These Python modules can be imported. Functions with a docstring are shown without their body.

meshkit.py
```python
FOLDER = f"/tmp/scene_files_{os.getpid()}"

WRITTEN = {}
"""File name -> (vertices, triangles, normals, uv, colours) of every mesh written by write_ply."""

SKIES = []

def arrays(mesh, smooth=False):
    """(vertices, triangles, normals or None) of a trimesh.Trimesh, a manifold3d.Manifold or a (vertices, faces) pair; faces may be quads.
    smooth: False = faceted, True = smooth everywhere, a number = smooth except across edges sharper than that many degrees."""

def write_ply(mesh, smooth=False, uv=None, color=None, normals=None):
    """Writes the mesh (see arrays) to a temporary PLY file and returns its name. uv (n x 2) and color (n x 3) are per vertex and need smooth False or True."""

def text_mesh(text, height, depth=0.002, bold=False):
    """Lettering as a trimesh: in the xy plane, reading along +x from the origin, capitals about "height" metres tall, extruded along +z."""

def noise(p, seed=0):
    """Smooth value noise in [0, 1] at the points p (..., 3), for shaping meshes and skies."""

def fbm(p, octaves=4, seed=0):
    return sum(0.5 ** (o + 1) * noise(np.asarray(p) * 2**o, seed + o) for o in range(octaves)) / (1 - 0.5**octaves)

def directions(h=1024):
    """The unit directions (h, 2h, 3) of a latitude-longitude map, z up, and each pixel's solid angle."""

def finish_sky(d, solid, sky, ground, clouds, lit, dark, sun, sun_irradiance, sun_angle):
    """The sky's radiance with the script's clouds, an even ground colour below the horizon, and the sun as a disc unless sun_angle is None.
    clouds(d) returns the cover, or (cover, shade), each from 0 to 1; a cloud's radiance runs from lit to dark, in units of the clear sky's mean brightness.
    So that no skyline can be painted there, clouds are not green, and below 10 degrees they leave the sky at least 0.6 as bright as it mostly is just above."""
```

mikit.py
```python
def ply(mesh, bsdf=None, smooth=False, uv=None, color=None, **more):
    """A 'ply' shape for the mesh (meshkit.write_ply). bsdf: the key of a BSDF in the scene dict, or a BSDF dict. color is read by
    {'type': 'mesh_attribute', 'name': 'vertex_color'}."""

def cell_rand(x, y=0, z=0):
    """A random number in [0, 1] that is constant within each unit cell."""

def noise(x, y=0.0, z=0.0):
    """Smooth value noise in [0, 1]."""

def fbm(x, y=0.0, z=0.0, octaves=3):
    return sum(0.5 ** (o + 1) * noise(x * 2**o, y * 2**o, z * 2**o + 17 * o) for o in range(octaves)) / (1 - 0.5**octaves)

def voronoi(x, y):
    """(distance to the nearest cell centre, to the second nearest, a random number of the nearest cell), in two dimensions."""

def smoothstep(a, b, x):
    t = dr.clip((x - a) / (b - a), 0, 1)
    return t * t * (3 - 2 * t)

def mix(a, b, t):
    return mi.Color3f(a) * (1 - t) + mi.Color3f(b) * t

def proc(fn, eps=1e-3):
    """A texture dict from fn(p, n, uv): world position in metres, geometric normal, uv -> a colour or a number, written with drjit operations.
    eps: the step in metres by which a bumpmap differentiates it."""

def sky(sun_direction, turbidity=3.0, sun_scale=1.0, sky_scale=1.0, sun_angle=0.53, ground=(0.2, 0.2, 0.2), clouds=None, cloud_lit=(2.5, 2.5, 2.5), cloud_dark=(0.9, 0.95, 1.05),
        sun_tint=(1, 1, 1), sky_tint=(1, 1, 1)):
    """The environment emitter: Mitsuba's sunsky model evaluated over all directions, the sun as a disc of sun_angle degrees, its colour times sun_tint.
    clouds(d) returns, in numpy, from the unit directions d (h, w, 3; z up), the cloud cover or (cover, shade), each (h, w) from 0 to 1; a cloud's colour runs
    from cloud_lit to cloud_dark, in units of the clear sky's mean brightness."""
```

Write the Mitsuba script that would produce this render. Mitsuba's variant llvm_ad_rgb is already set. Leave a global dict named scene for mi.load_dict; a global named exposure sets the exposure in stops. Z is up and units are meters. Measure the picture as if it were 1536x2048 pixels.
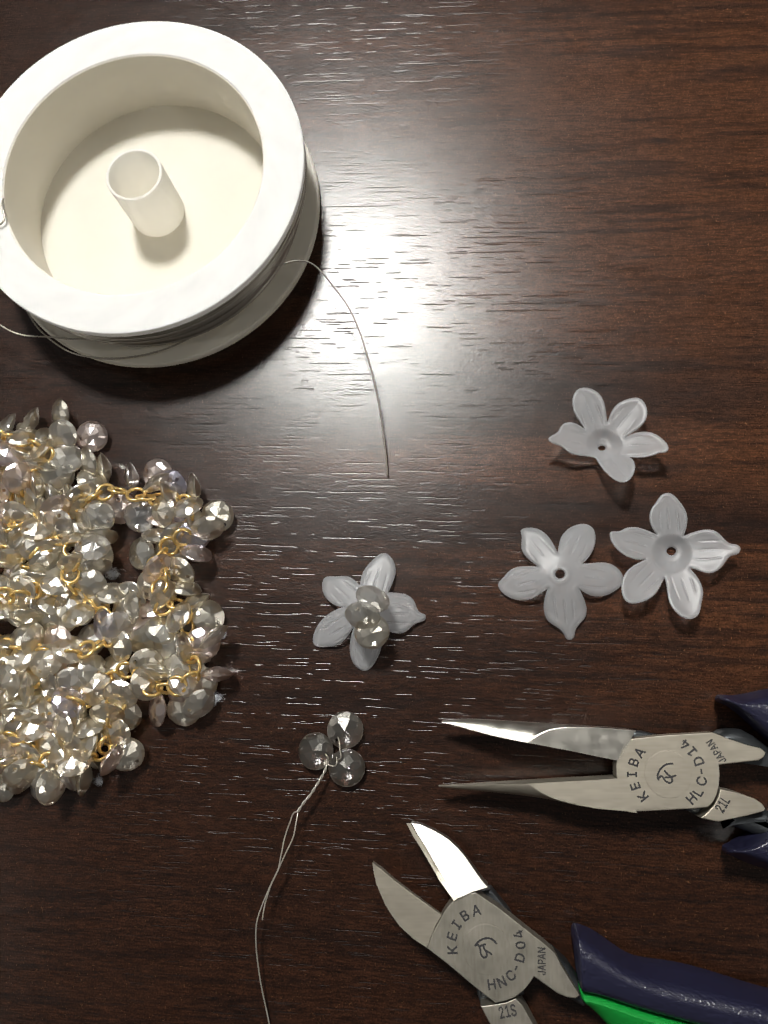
import math
import numpy as np
import trimesh
import manifold3d as m3
import drjit as dr
import mitsuba as mi
import mikit
import meshkit
from mikit import ply, proc, noise, fbm, cell_rand, smoothstep, mix
from scipy.interpolate import splprep, splev
from scipy.spatial import Delaunay, cKDTree
from shapely.geometry import Polygon, LineString, Point
import shapely

T = mi.ScalarTransform4f
scene, labels = {}, {}
MM = 0.001

# ------------------------------------------------------------------ camera, light, exposure
exposure = 1.3
CAM_H, FPX, TILT_A, TILT_B = 0.141, 1650.0, -0.211, -0.093
_ca, _sa, _cb, _sb = math.cos(TILT_A), math.sin(TILT_A), math.cos(TILT_B), math.sin(TILT_B)
ROT = np.array([[1, 0, 0], [0, _ca, -_sa], [0, _sa, _ca]]) @ np.array([[_cb, 0, _sb], [0, 1, 0], [-_sb, 0, _cb]])
CAM = np.array([0, 0, CAM_H])
FWD, UP = ROT.T @ [0, 0, -1.0], ROT.T @ [0, 1.0, 0]
scene["camera"] = {
    "type": "thinlens", "fov": math.degrees(2 * math.atan(768 / FPX)), "fov_axis": "x", "near_clip": 0.005, "far_clip": 20.0,
    "aperture_radius": 0.00035, "focus_distance": 0.142,
    "to_world": T().look_at(origin=CAM.tolist(), target=(CAM + FWD).tolist(), up=UP.tolist()),
}
LAMP = np.array([-0.175, 0.677, 1.2])                      # a round lamp above the far side of the table
LAMP_POWER = 92.0
AMBIENT = 0.036
LAMP_R = 0.105
scene["room_light"] = {"type": "constant", "radiance": {"type": "rgb", "value": [AMBIENT * 1.0, AMBIENT * 0.98, AMBIENT * 0.95]}}
_aim = np.array([-0.03, 0.06, 0.0])
scene["ceiling_lamp__diffuser"] = {
    "type": "disk", "to_world": T().look_at(origin=LAMP.tolist(), target=_aim.tolist(), up=[1, 0, 0]) @ T().scale(LAMP_R),
    "bsdf": {"type": "diffuse", "reflectance": {"type": "rgb", "value": 0.6}},
    "emitter": {"type": "area", "radiance": {"type": "rgb", "value": [LAMP_POWER * 0.98, LAMP_POWER * 0.97, LAMP_POWER * 0.925]}},
}
labels["ceiling_lamp"] = {"label": "round white lamp above the table", "category": "lamp"}
SPOTS = ((1.75, -0.5), (-1.8, -0.7), (1.9, 1.0), (-2.1, 1.1))  # small downlights farther off in the room
for _i, (_x, _y) in enumerate(SPOTS):
    _k = "downlight" + (f"_{_i:03d}" if _i else "")
    scene[_k + "__diffuser"] = {
        "type": "disk", "to_world": T().look_at(origin=[_x, _y, 1.9], target=[0, 0, 0], up=[1, 0, 0.1]) @ T().scale(0.06),
        "bsdf": {"type": "diffuse", "reflectance": {"type": "rgb", "value": 0.6}},
        "emitter": {"type": "area", "radiance": {"type": "rgb", "value": [55.0, 53.0, 50.0]}},
    }
    labels[_k] = {"label": "small round ceiling downlight " + ("on the right, nearer the pliers", "on the left, nearer the crystal heap", "on the right, nearer the far edge of the table", "on the left, nearer the spool")[_i], "category": "lamp", "group": "downlights in the ceiling"}


# ------------------------------------------------------------------ helpers
def at(x, y, z=0.0):
    """The point of the world at height z (mm) that the photograph shows at pixel (x, y)."""
    d = ROT.T @ np.array([(x - 768) / FPX, -(y - 1024) / FPX, -1.0])
    return CAM + d * ((z * MM - CAM_H) / d[2])


def ats(pts, z=0.0):
    return np.array([at(p[0], p[1], p[2] if len(p) > 2 else z) for p in pts])


def crop(ox, oy, s):
    return lambda pts: [(ox + p[0] / s, oy + p[1] / s, *p[2:]) for p in pts]


def spline(pts, n, closed=False, s=0.0):
    p = np.asarray(pts, float)
    if closed:
        p = np.vstack([p, p[:1]])
    k = min(3, len(p) - 1)
    tck, _ = splprep(p.T, s=s, per=closed, k=k)
    return np.array(splev(np.linspace(0, 1, n, endpoint=not closed), tck)).T


used = {}


def key_of(name, parent=None):
    base = f"{parent}__{name}" if parent else name
    n = used.get(base, -1) + 1
    used[base] = n
    return base if n == 0 else f"{base}_{n:03d}"


def thing(name, label, cat, group=None):
    k = key_of(name)
    labels[k] = {"label": label, "category": cat}
    if group:
        labels[k]["group"] = group
    return k


def part(parent, name, mesh, bsdf, smooth=False, label=None, **kw):
    k = key_of(name, parent)
    scene[k] = ply(mesh, bsdf, smooth=smooth, **kw)
    if label:
        labels[k] = {"label": label}
    return k


def tube(path, r, sides=10, closed=False):
    p = np.asarray(path, float)
    n = len(p)
    t = (np.roll(p, -1, 0) - np.roll(p, 1, 0)) if closed else np.gradient(p, axis=0)
    t /= np.linalg.norm(t, axis=1, keepdims=True)
    a = np.zeros_like(p)
    ref = np.array([0, 0, 1.0]) if abs(t[0, 2]) < 0.9 else np.array([1.0, 0, 0])
    a[0] = np.cross(t[0], ref)
    a[0] /= np.linalg.norm(a[0])
    for i in range(1, n):
        v = a[i - 1] - t[i] * (a[i - 1] @ t[i])
        a[i] = v / np.linalg.norm(v)
    b = np.cross(t, a)
    ang = np.arange(sides) * 2 * np.pi / sides
    rr = np.broadcast_to(r, (n,))[:, None, None]
    v = (p[:, None] + rr * (np.cos(ang)[None, :, None] * a[:, None] + np.sin(ang)[None, :, None] * b[:, None])).reshape(-1, 3)
    f = []
    for i in range(n if closed else n - 1):
        j = (i + 1) % n
        for s in range(sides):
            s2 = (s + 1) % sides
            f += [[i * sides + s, i * sides + s2, j * sides + s2], [i * sides + s, j * sides + s2, j * sides + s]]
    if not closed:
        for base, c, flip in ((0, p[0], True), ((n - 1) * sides, p[-1], False)):
            v = np.vstack([v, c])
            k = len(v) - 1
            for s in range(sides):
                s2 = (s + 1) % sides
                f.append([k, base + s2, base + s] if flip else [k, base + s, base + s2])
    return trimesh.Trimesh(v, np.array(f), process=False)


def lathe(profile, n=160):
    """A closed ring of revolution about z from a closed (r, z) profile."""
    p = np.asarray(profile, float)
    m = len(p)
    ang = np.arange(n) * 2 * np.pi / n
    v = np.stack([p[None, :, 0] * np.cos(ang)[:, None], p[None, :, 0] * np.sin(ang)[:, None], np.broadcast_to(p[None, :, 1], (n, m))], -1).reshape(-1, 3)
    i, j = np.meshgrid(np.arange(n), np.arange(m), indexing="ij")
    a, b = i * m + j, i * m + (j + 1) % m
    c, d = ((i + 1) % n) * m + (j + 1) % m, ((i + 1) % n) * m + j
    f = np.vstack([np.stack([a, d, c], -1).reshape(-1, 3), np.stack([a, c, b], -1).reshape(-1, 3)])
    mesh = trimesh.Trimesh(v, f, process=True)
    mesh.update_faces(mesh.nondegenerate_faces())
    if mesh.volume < 0:
        mesh.invert()
    return mesh


def rounded_rect(r0, r1, z0, z1, c, n=5):
    """The (r, z) profile of a rectangle with rounded corners."""
    out = []
    for cx, cy, a0 in ((r1 - c, z0 + c, -90), (r1 - c, z1 - c, 0), (r0 + c, z1 - c, 90), (r0 + c, z0 + c, 180)):
        for k in range(n + 1):
            a = math.radians(a0 + 90 * k / n)
            out.append((cx + c * math.cos(a), cy + c * math.sin(a)))
    return out


def ccw(p):
    p = np.asarray(p, float)
    a = 0.5 * np.sum(p[:, 0] * np.roll(p[:, 1], -1) - np.roll(p[:, 0], -1) * p[:, 1])
    return p if a > 0 else p[::-1].copy()


def densify(p, step):
    p = np.asarray(p, float)
    out = []
    for a, b in zip(p, np.roll(p, -1, 0)):
        k = max(1, int(np.ceil(np.linalg.norm(b - a) / step)))
        out += [a + (b - a) * i / k for i in range(k)]
    return np.array(out)


def inset(p, d):
    e = np.roll(p, -1, 0) - p
    e /= np.linalg.norm(e, axis=1, keepdims=True) + 1e-15
    n = np.stack([-e[:, 1], e[:, 0]], 1)
    m = n + np.roll(n, 1, 0)
    q = np.maximum((m * m).sum(1, keepdims=True), 0.8)
    return p + m / q * 2 * d


def slab(poly, z0, z1, bevel=0.0, top=None, steps=3, bevel_low=0.0):
    """A plate with outline poly (m) between heights z0 and z1 (m), its upper edge rounded; top(xy) may lower its upper face."""
    p = ccw(poly)
    rings = []
    if bevel_low > 0:
        for k in range(steps):
            a = math.pi / 2 * k / steps
            rings.append((inset(p, bevel_low * (1 - math.sin(a))), z0 + bevel_low * (1 - math.cos(a)), 0))
    else:
        rings.append((p, z0, 0))
    if bevel > 0:
        for k in range(steps + 1):
            a = math.pi / 2 * k / steps
            rings.append((inset(p, bevel * (1 - math.cos(a))), z1 - bevel * (1 - math.sin(a)), 1))
    else:
        rings.append((p, z1, 1))
    n = len(p)
    v, f = [], []
    for q, z, up in rings:
        zz = np.full(n, z)
        if top is not None and up:
            zz = np.maximum(z + top(q), z0 + 1e-4)
        v.append(np.column_stack([q, zz]))
    i = np.arange(n)
    j = (i + 1) % n
    for r in range(len(rings) - 1):
        f += [np.stack([r * n + i, r * n + j, r * n + n + j], 1), np.stack([r * n + i, r * n + n + j, r * n + n + i], 1)]
    v = np.vstack(v)

    def cap(q):
        tri = trimesh.creation.triangulate_polygon(Polygon(q), engine="earcut")
        _, idx = cKDTree(q).query(tri[0])
        t = idx[tri[1]]
        t = t[(t[:, 0] != t[:, 1]) & (t[:, 1] != t[:, 2]) & (t[:, 0] != t[:, 2])]
        c = q[t]
        ar = (c[:, 1, 0] - c[:, 0, 0]) * (c[:, 2, 1] - c[:, 0, 1]) - (c[:, 1, 1] - c[:, 0, 1]) * (c[:, 2, 0] - c[:, 0, 0])
        t[ar < 0] = t[ar < 0][:, ::-1]
        return t
    f.append(cap(rings[-1][0]) + (len(rings) - 1) * n)
    f.append(cap(rings[0][0])[:, ::-1])
    return trimesh.Trimesh(v, np.vstack(f), process=False)


def xy(pts, z):
    return ats(pts, z)[:, :2]


def mesh_of(man):
    m = man.to_mesh()
    return trimesh.Trimesh(np.array(m.vert_properties[:, :3]), np.array(m.tri_verts), process=False)


# ------------------------------------------------------------------ materials
GRAIN = math.radians(-2.2)
GC, GS = math.cos(GRAIN), math.sin(GRAIN)


def grain_xy(p):
    return (p.x * GC + p.y * GS) * 1000.0, (-p.x * GS + p.y * GC) * 1000.0        # mm along and across the grain


def wood_color(p, n, uv):
    u, v = grain_xy(p)
    v = v + 1.6 * (noise(u * 0.02, v * 0.05, 3.0) - 0.5) + 0.5 * (noise(u * 0.07, v * 0.2, 5.0) - 0.5)
    band = 0.55 * fbm(u * 0.006 + 3.0, v * 0.075, 1.0, 3) + 0.45 * noise(u * 0.004 + 9.0, v * 0.035, 6.0)
    fine = fbm(u * 0.06, v * 1.1, 7.0, 4)
    hair = noise(u * 0.7, v * 5.5, 2.0)
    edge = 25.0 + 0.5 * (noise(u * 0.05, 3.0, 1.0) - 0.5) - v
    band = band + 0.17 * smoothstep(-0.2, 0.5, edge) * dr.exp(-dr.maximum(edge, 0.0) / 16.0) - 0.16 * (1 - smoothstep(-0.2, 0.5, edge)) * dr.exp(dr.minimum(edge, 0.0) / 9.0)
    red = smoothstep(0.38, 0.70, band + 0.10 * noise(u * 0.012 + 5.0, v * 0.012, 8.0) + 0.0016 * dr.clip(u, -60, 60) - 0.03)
    c = mix([0.0180, 0.0065, 0.0031], [0.051, 0.0182, 0.0073], red)
    c = mix(c, [0.0075, 0.0032, 0.0021], 0.6 * smoothstep(0.50, 0.76, fine))
    c = c * (0.55 + 0.9 * hair)
    c = c * (0.55 + 0.9 * noise(u * 5.0, v * 6.0, 9.0))
    c = c + mi.Color3f(0.10, 0.05, 0.02) * smoothstep(0.90, 0.97, noise(u * 4.2, v * 4.6, 19.0)) * (0.4 + 0.6 * red)
    return c * (1.0 - 0.45 * pores(p))


def pores(p):
    """Depth (0 to 1) of the fine slits pressed into the wood-print laminate."""
    u, v = grain_xy(p)
    total = mi.Float(0)
    for k, (row, length, keep, w) in enumerate(((1.0, 11.0, 0.42, 0.068), (1.3, 6.0, 0.46, 0.055), (1.7, 17.0, 0.44, 0.074))):
        wav = 0.35 * (noise(u * 0.12, v * 0.02, 11.0 + k) - 0.5) + 0.10 * (noise(u * 0.9, v * 0.3, 21.0 + k) - 0.5)
        y = (v + wav) / row + 0.37 * k
        r = dr.floor(y)
        off = cell_rand(r, 3.0 + k, 1.0)
        x = u / length + off * 17.0
        c = dr.floor(x)
        h1, h2, h3 = cell_rand(c, r, 5.0 + k), cell_rand(c, r, 15.0 + k), cell_rand(c, r, 25.0 + k)
        yc = 0.25 + 0.5 * h1
        half = 0.08 + 0.36 * h2 * h2
        dx = dr.abs(x - c - 0.5)
        gap = noise(u * 0.55, r * 7.0, 31.0 + k)
        dy = (y - r - yc) * row
        inside = (1 - smoothstep(half - 0.03, half, dx)) * smoothstep(0.16, 0.36, gap) * dr.select(h3 < keep, 1.0, 0.0)
        total = dr.maximum(total, inside * dr.exp(-dr.square(dy / w)))
    return total


def wood_bump(p, n, uv):
    u, v = grain_xy(p)
    return -0.000025 * pores(p) + 0.000007 * noise(u * 4.0, v * 5.5, 1.0) + 0.0000065 * noise(u * 9.0, v * 11.0, 2.0)


def wood_rough(p, n, uv):
    u, v = grain_xy(p)
    return 0.250 + 0.05 * (fbm(u * 0.2, v * 0.5, 4.0, 3) - 0.5)


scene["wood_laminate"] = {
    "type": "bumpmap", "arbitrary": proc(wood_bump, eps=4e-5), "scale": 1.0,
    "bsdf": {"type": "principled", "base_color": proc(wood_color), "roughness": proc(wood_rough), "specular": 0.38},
}


def plastic_color(p, n, uv):
    return mix([0.92, 0.885, 0.79], [0.95, 0.92, 0.845], fbm(p.x * 90, p.y * 90, p.z * 90, 3))


scene["white_plastic"] = {"type": "principledthin", "base_color": proc(plastic_color), "roughness": 0.4, "diff_trans": 0.75, "spec_trans": 0.0, "eta": 1.45}

scene["milky_plastic"] = {"type": "principledthin", "base_color": {"type": "rgb", "value": [0.97, 0.96, 0.925]}, "roughness": 0.35, "diff_trans": 1.0, "spec_trans": 0.0, "eta": 1.45}

SPOOL = np.array([-56.8, 90.0]) * MM


def flange_bump(p, n, uv):
    x, y = p.x - SPOOL[0], p.y - SPOOL[1]
    r, a = dr.sqrt(x * x + y * y) * 1000.0, dr.atan2(y, x)
    return 0.00003 * fbm(a * 9.0 + 0.35 * r, r * 0.4, 0.0, 3) + 0.000008 * noise(a * 120.0, r * 0.8, 2.0)


def flange_color(p, n, uv):
    x, y = p.x - SPOOL[0], p.y - SPOOL[1]
    r, a = dr.sqrt(x * x + y * y) * 1000.0, dr.atan2(y, x)
    return mix([0.84, 0.84, 0.83], [0.94, 0.93, 0.91], fbm(a * 7.0 + 0.3 * r, r * 0.35, 4.0, 4))


def flange_rough(p, n, uv):
    x, y = p.x - SPOOL[0], p.y - SPOOL[1]
    r, a = dr.sqrt(x * x + y * y) * 1000.0, dr.atan2(y, x)
    return 0.30 + 0.22 * fbm(a * 8.0 + 0.3 * r, r * 0.4, 8.0, 3)


scene["flange_plastic"] = {
    "type": "bumpmap", "arbitrary": proc(flange_bump, eps=1e-4), "scale": 1.0,
    "bsdf": {"type": "principledthin", "base_color": proc(flange_color), "roughness": proc(flange_rough), "diff_trans": 0.6, "spec_trans": 0.0, "eta": 1.5},
}
scene["silver_wire_metal"] = {"type": "principled", "base_color": {"type": "rgb", "value": [0.48, 0.45, 0.39]}, "metallic": 0.75, "roughness": 0.32}
scene["gold_metal"] = {"type": "principled", "base_color": {"type": "rgb", "value": [0.90, 0.64, 0.25]}, "metallic": 0.85, "roughness": 0.25}
scene["acrylic"] = {
    "type": "blendbsdf", "weight": 0.28,
    "a": {"type": "roughdielectric", "int_ior": 1.49, "alpha": 0.16},
    "b": {"type": "principledthin", "base_color": {"type": "rgb", "value": [0.945, 0.96, 0.985]}, "roughness": 0.2, "diff_trans": 0.75, "spec_trans": 0.0, "eta": 1.49},
}
for i, (tint, w) in enumerate((((1.0, 0.955, 0.84), 0.44), ((1.0, 0.98, 0.91), 0.40), ((1.0, 0.89, 0.84), 0.44), ((0.98, 0.97, 0.95), 0.26), ((0.84, 0.84, 1.0), 0.3))):
    scene[f"crystal_{i}"] = {
        "type": "blendbsdf", "weight": w,
        "a": {"type": "thindielectric", "int_ior": 2.2},
        "b": {"type": "twosided", "bsdf": {"type": "principled", "base_color": {"type": "rgb", "value": list(tint)}, "metallic": 1.0, "roughness": 0.25}},
    }
scene["clear_crystal"] = {
    "type": "blendbsdf", "weight": 0.14,
    "a": {"type": "dielectric", "int_ior": 1.6},
    "b": {"type": "twosided", "bsdf": {"type": "principled", "base_color": {"type": "rgb", "value": [1.0, 0.96, 0.88]}, "metallic": 0.95, "roughness": 0.2}},
}


def steel_bump(p, n, uv):
    return 0.000004 * noise(p.x * 900, p.y * 9000, 0.0) + 0.000006 * fbm(p.x * 1500, p.y * 1500, p.z * 1500, 2)


def steel_color(p, n, uv):
    return mix([0.30, 0.268, 0.215], [0.44, 0.40, 0.33], 0.45 * fbm(p.x * 260, p.y * 420, p.z * 300, 4) + 0.3 * noise(p.x * 260, p.y * 5200, p.z * 800) + 0.3 * noise(p.x * 700, p.y * 2600, 3.0))


def steel_rough(p, n, uv):
    return 0.44 + 0.12 * fbm(p.x * 400, p.y * 1200, p.z * 300, 3)


scene["steel"] = {
    "type": "bumpmap", "arbitrary": proc(steel_bump, eps=3e-5), "scale": 1.0,
    "bsdf": {"type": "principled", "base_color": proc(steel_color), "metallic": 0.88, "roughness": proc(steel_rough)},
}
scene["worn_steel"] = {
    "type": "bumpmap", "arbitrary": proc(steel_bump, eps=3e-5), "scale": 1.0,
    "bsdf": {"type": "principled", "base_color": proc(lambda p, n, uv: mix([0.15, 0.14, 0.115], [0.38, 0.35, 0.295], 0.15 + 0.75 * fbm(p.x * 480, p.y * 480, 7.0, 5) + 0.25 * (noise(p.x * 4200, p.y * 900, 2.0) - 0.3))), "metallic": 0.88, "roughness": proc(steel_rough)},
}
scene["bright_steel"] = {"type": "principled", "base_color": {"type": "rgb", "value": [0.62, 0.59, 0.53]}, "metallic": 1.0, "roughness": proc(lambda p, n, uv: 0.20 + 0.26 * fbm(p.x * 700, p.y * 700, p.z * 300, 4))}
scene["dark_steel"] = {"type": "principled", "base_color": {"type": "rgb", "value": [0.05, 0.054, 0.058]}, "metallic": 0.7, "roughness": 0.35}
scene["black_ink"] = {"type": "principled", "base_color": {"type": "rgb", "value": [0.012, 0.011, 0.013]}, "roughness": 0.6}


def grip_bump(p, n, uv):
    return 0.00010 * noise(p.x * 2600, p.y * 2600, p.z * 2600) + 0.00005 * noise(p.x * 6000, p.y * 6000, p.z * 6000)


scene["navy_vinyl"] = {
    "type": "bumpmap", "arbitrary": proc(grip_bump, eps=5e-5), "scale": 1.0,
    "bsdf": {"type": "principled", "base_color": {"type": "rgb", "value": [0.010, 0.010, 0.026]}, "roughness": 0.33, "specular": 0.55},
}
scene["green_vinyl"] = {"type": "principled", "base_color": {"type": "rgb", "value": [0.003, 0.21, 0.028]}, "roughness": 0.5, "specular": 0.4}
scene["lint_fluff"] = {"type": "diffuse", "reflectance": {"type": "rgb", "value": [0.62, 0.64, 0.68]}}

# ------------------------------------------------------------------ the table
tv = np.array([[-0.6, -0.5, 0], [0.6, -0.5, 0], [0.6, 0.6, 0], [-0.6, 0.6, 0]], float)
top_mesh = trimesh.Trimesh(tv, [[0, 1, 2], [0, 2, 3]], process=False)
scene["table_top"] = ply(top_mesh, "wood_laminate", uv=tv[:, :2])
labels["table_top"] = {"label": "dark brown wood grain table top under all the pieces", "category": "table", "kind": "structure"}

# ------------------------------------------------------------------ the wire spool
spool = thing("wire_spool", "round white plastic spool with a hollow centre and wire wound between its rims", "spool")
move = T().translate([SPOOL[0], SPOOL[1], 0])


def put(mesh, x, y, z=0.0):
    m = mesh.copy()
    m.apply_translation([x, y, z])
    return m


part(spool, "rim", put(lathe(rounded_rect(23.88 * MM, 31.1 * MM, 13.7 * MM, 15.2 * MM, 0.3 * MM), 220), *SPOOL), "flange_plastic", 40, "upper white rim with brushed face")
part(spool, "base", put(lathe([(0, 0.3 * MM), (31.0 * MM, 0.3 * MM)] + [(31.0 * MM + 0.5 * MM * math.cos(a), 1.2 * MM + 0.9 * MM * math.sin(a)) for a in np.linspace(-1.5, 1.5, 8)] + [(31.0 * MM, 2.1 * MM), (25.0 * MM, 1.7 * MM), (0, 1.7 * MM)], 220), *SPOOL), "white_plastic", 40)
part(spool, "drum", put(lathe([(23.7 * MM, 1.7 * MM), (24.8 * MM, 1.7 * MM), (24.8 * MM, 15.0 * MM)] + [(23.9 * MM + 0.2 * MM * math.cos(q), 14.8 * MM + 0.2 * MM * math.sin(q)) for q in np.linspace(math.pi / 2, math.pi, 6)], 200), *SPOOL), "white_plastic", 40)
part(spool, "centre_tube", put(lathe(rounded_rect(4.65 * MM, 5.2 * MM, 1.7 * MM, 14.1 * MM, 0.2 * MM), 96), *SPOOL), "milky_plastic", 40)

# the wire: coils between the rims, two loose ends
wire = thing("silver_wire", "thin silver wire wound on the white spool with loose ends trailing off it", "wire")
rng = np.random.default_rng(5)
WR = 0.17 * MM


def coil(r0, z0, wob, ecc, ph, turns=1.0, n=260):
    a = np.linspace(0, 2 * np.pi * turns, n, endpoint=False)
    r = r0 + wob * np.sin(3 * a + ph) * 0.35 + wob * np.sin(2 * a + 2 * ph) * 0.4
    z = z0 + wob * np.sin(a * 2 + 1.7 * ph)
    return np.column_stack([SPOOL[0] + (r * np.cos(a) + ecc * math.cos(ph)) * MM, SPOOL[1] + (r * np.sin(a) + ecc * math.sin(ph)) * MM, z * MM])


for r0, z0 in [(25.4, z) for z in np.arange(2.2, 12.5, 0.42)]:
    part(wire, "coil", tube(coil(r0, z0, 0.05, 0, rng.uniform(0, 6)), WR, 6, True), "silver_wire_metal", True)
for k in range(48):
    z0 = rng.uniform(4.2, 11.8)
    r0 = min(27.5 + 0.35 * (z0 - 4.2) + rng.uniform(-0.7, 0.9), 30.3)
    part(wire, "coil", tube(coil(r0, z0, rng.uniform(0.1, 0.45), rng.uniform(0, 0.4), rng.uniform(0, 6.28)), WR, 6, True), "silver_wire_metal", True)
for k in range(9):
    part(wire, "coil", tube(coil(rng.uniform(27.4, 28.8), rng.uniform(3.2, 7.0), rng.uniform(0.2, 0.5), rng.uniform(0.2, 0.6), rng.uniform(-2.4, 0.2)), WR, 6, True), "silver_wire_metal", True)
c3 = crop(0, 0, 1536 / 660)
low = c3([(1375, 975, 8), (1320, 1120, 6.5), (1240, 1245, 5), (1130, 1370, 4), (1000, 1490, 3.3), (850, 1590, 2.9), (700, 1645, 2.8), (560, 1667, 2.8), (440, 1665, 2.9), (330, 1640, 3.0), (240, 1585, 3.3), (180, 1530, 4.0), (130, 1455, 5.5), (90, 1380, 7)])
part(wire, "loose_coil", tube(spline(ats(low), 160), WR, 8), "silver_wire_metal", True, "slack lowest turn lying on the bottom rim")
left_end = c3([(-160, 1350, 9), (-90, 1430, 9), (0, 1512, 8), (90, 1556, 7), (220, 1568, 6.5), (340, 1578, 6.2), (450, 1572, 6.2), (560, 1556, 6.5), (700, 1530, 7)])
part(wire, "loose_end", tube(spline(ats(left_end), 120), 0.15 * MM, 8), "silver_wire_metal", True)
right_end = [(425, 592, 8.5), (460, 570, 9.6), (488, 554, 10.4), (507, 546, 10.8), (541, 536, 11), (575, 525, 11), (600, 521, 10.6), (619, 525, 10), (645, 546, 9), (668, 575, 8), (690, 604, 7.2), (712, 645, 6.4), (728, 690, 5.6), (741, 735, 4.8), (754, 790, 3.8), (764, 850, 2.7), (771, 905, 1.7), (775, 950, 0.8)]
part(wire, "loose_end", tube(spline(ats(right_end), 160), 0.14 * MM, 8), "silver_wire_metal", True)
rim_end = [(-12, 430, 15.8), (0, 449, 15.9), (7, 442, 16.0), (9, 430, 16.0), (6, 416, 16.0), (5, 404, 15.6), (8, 397, 14.5)]
part(wire, "wire_end", tube(spline(ats(rim_end), 40), WR, 8), "silver_wire_metal", True, "curled wire end hooked over the upper rim")

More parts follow.
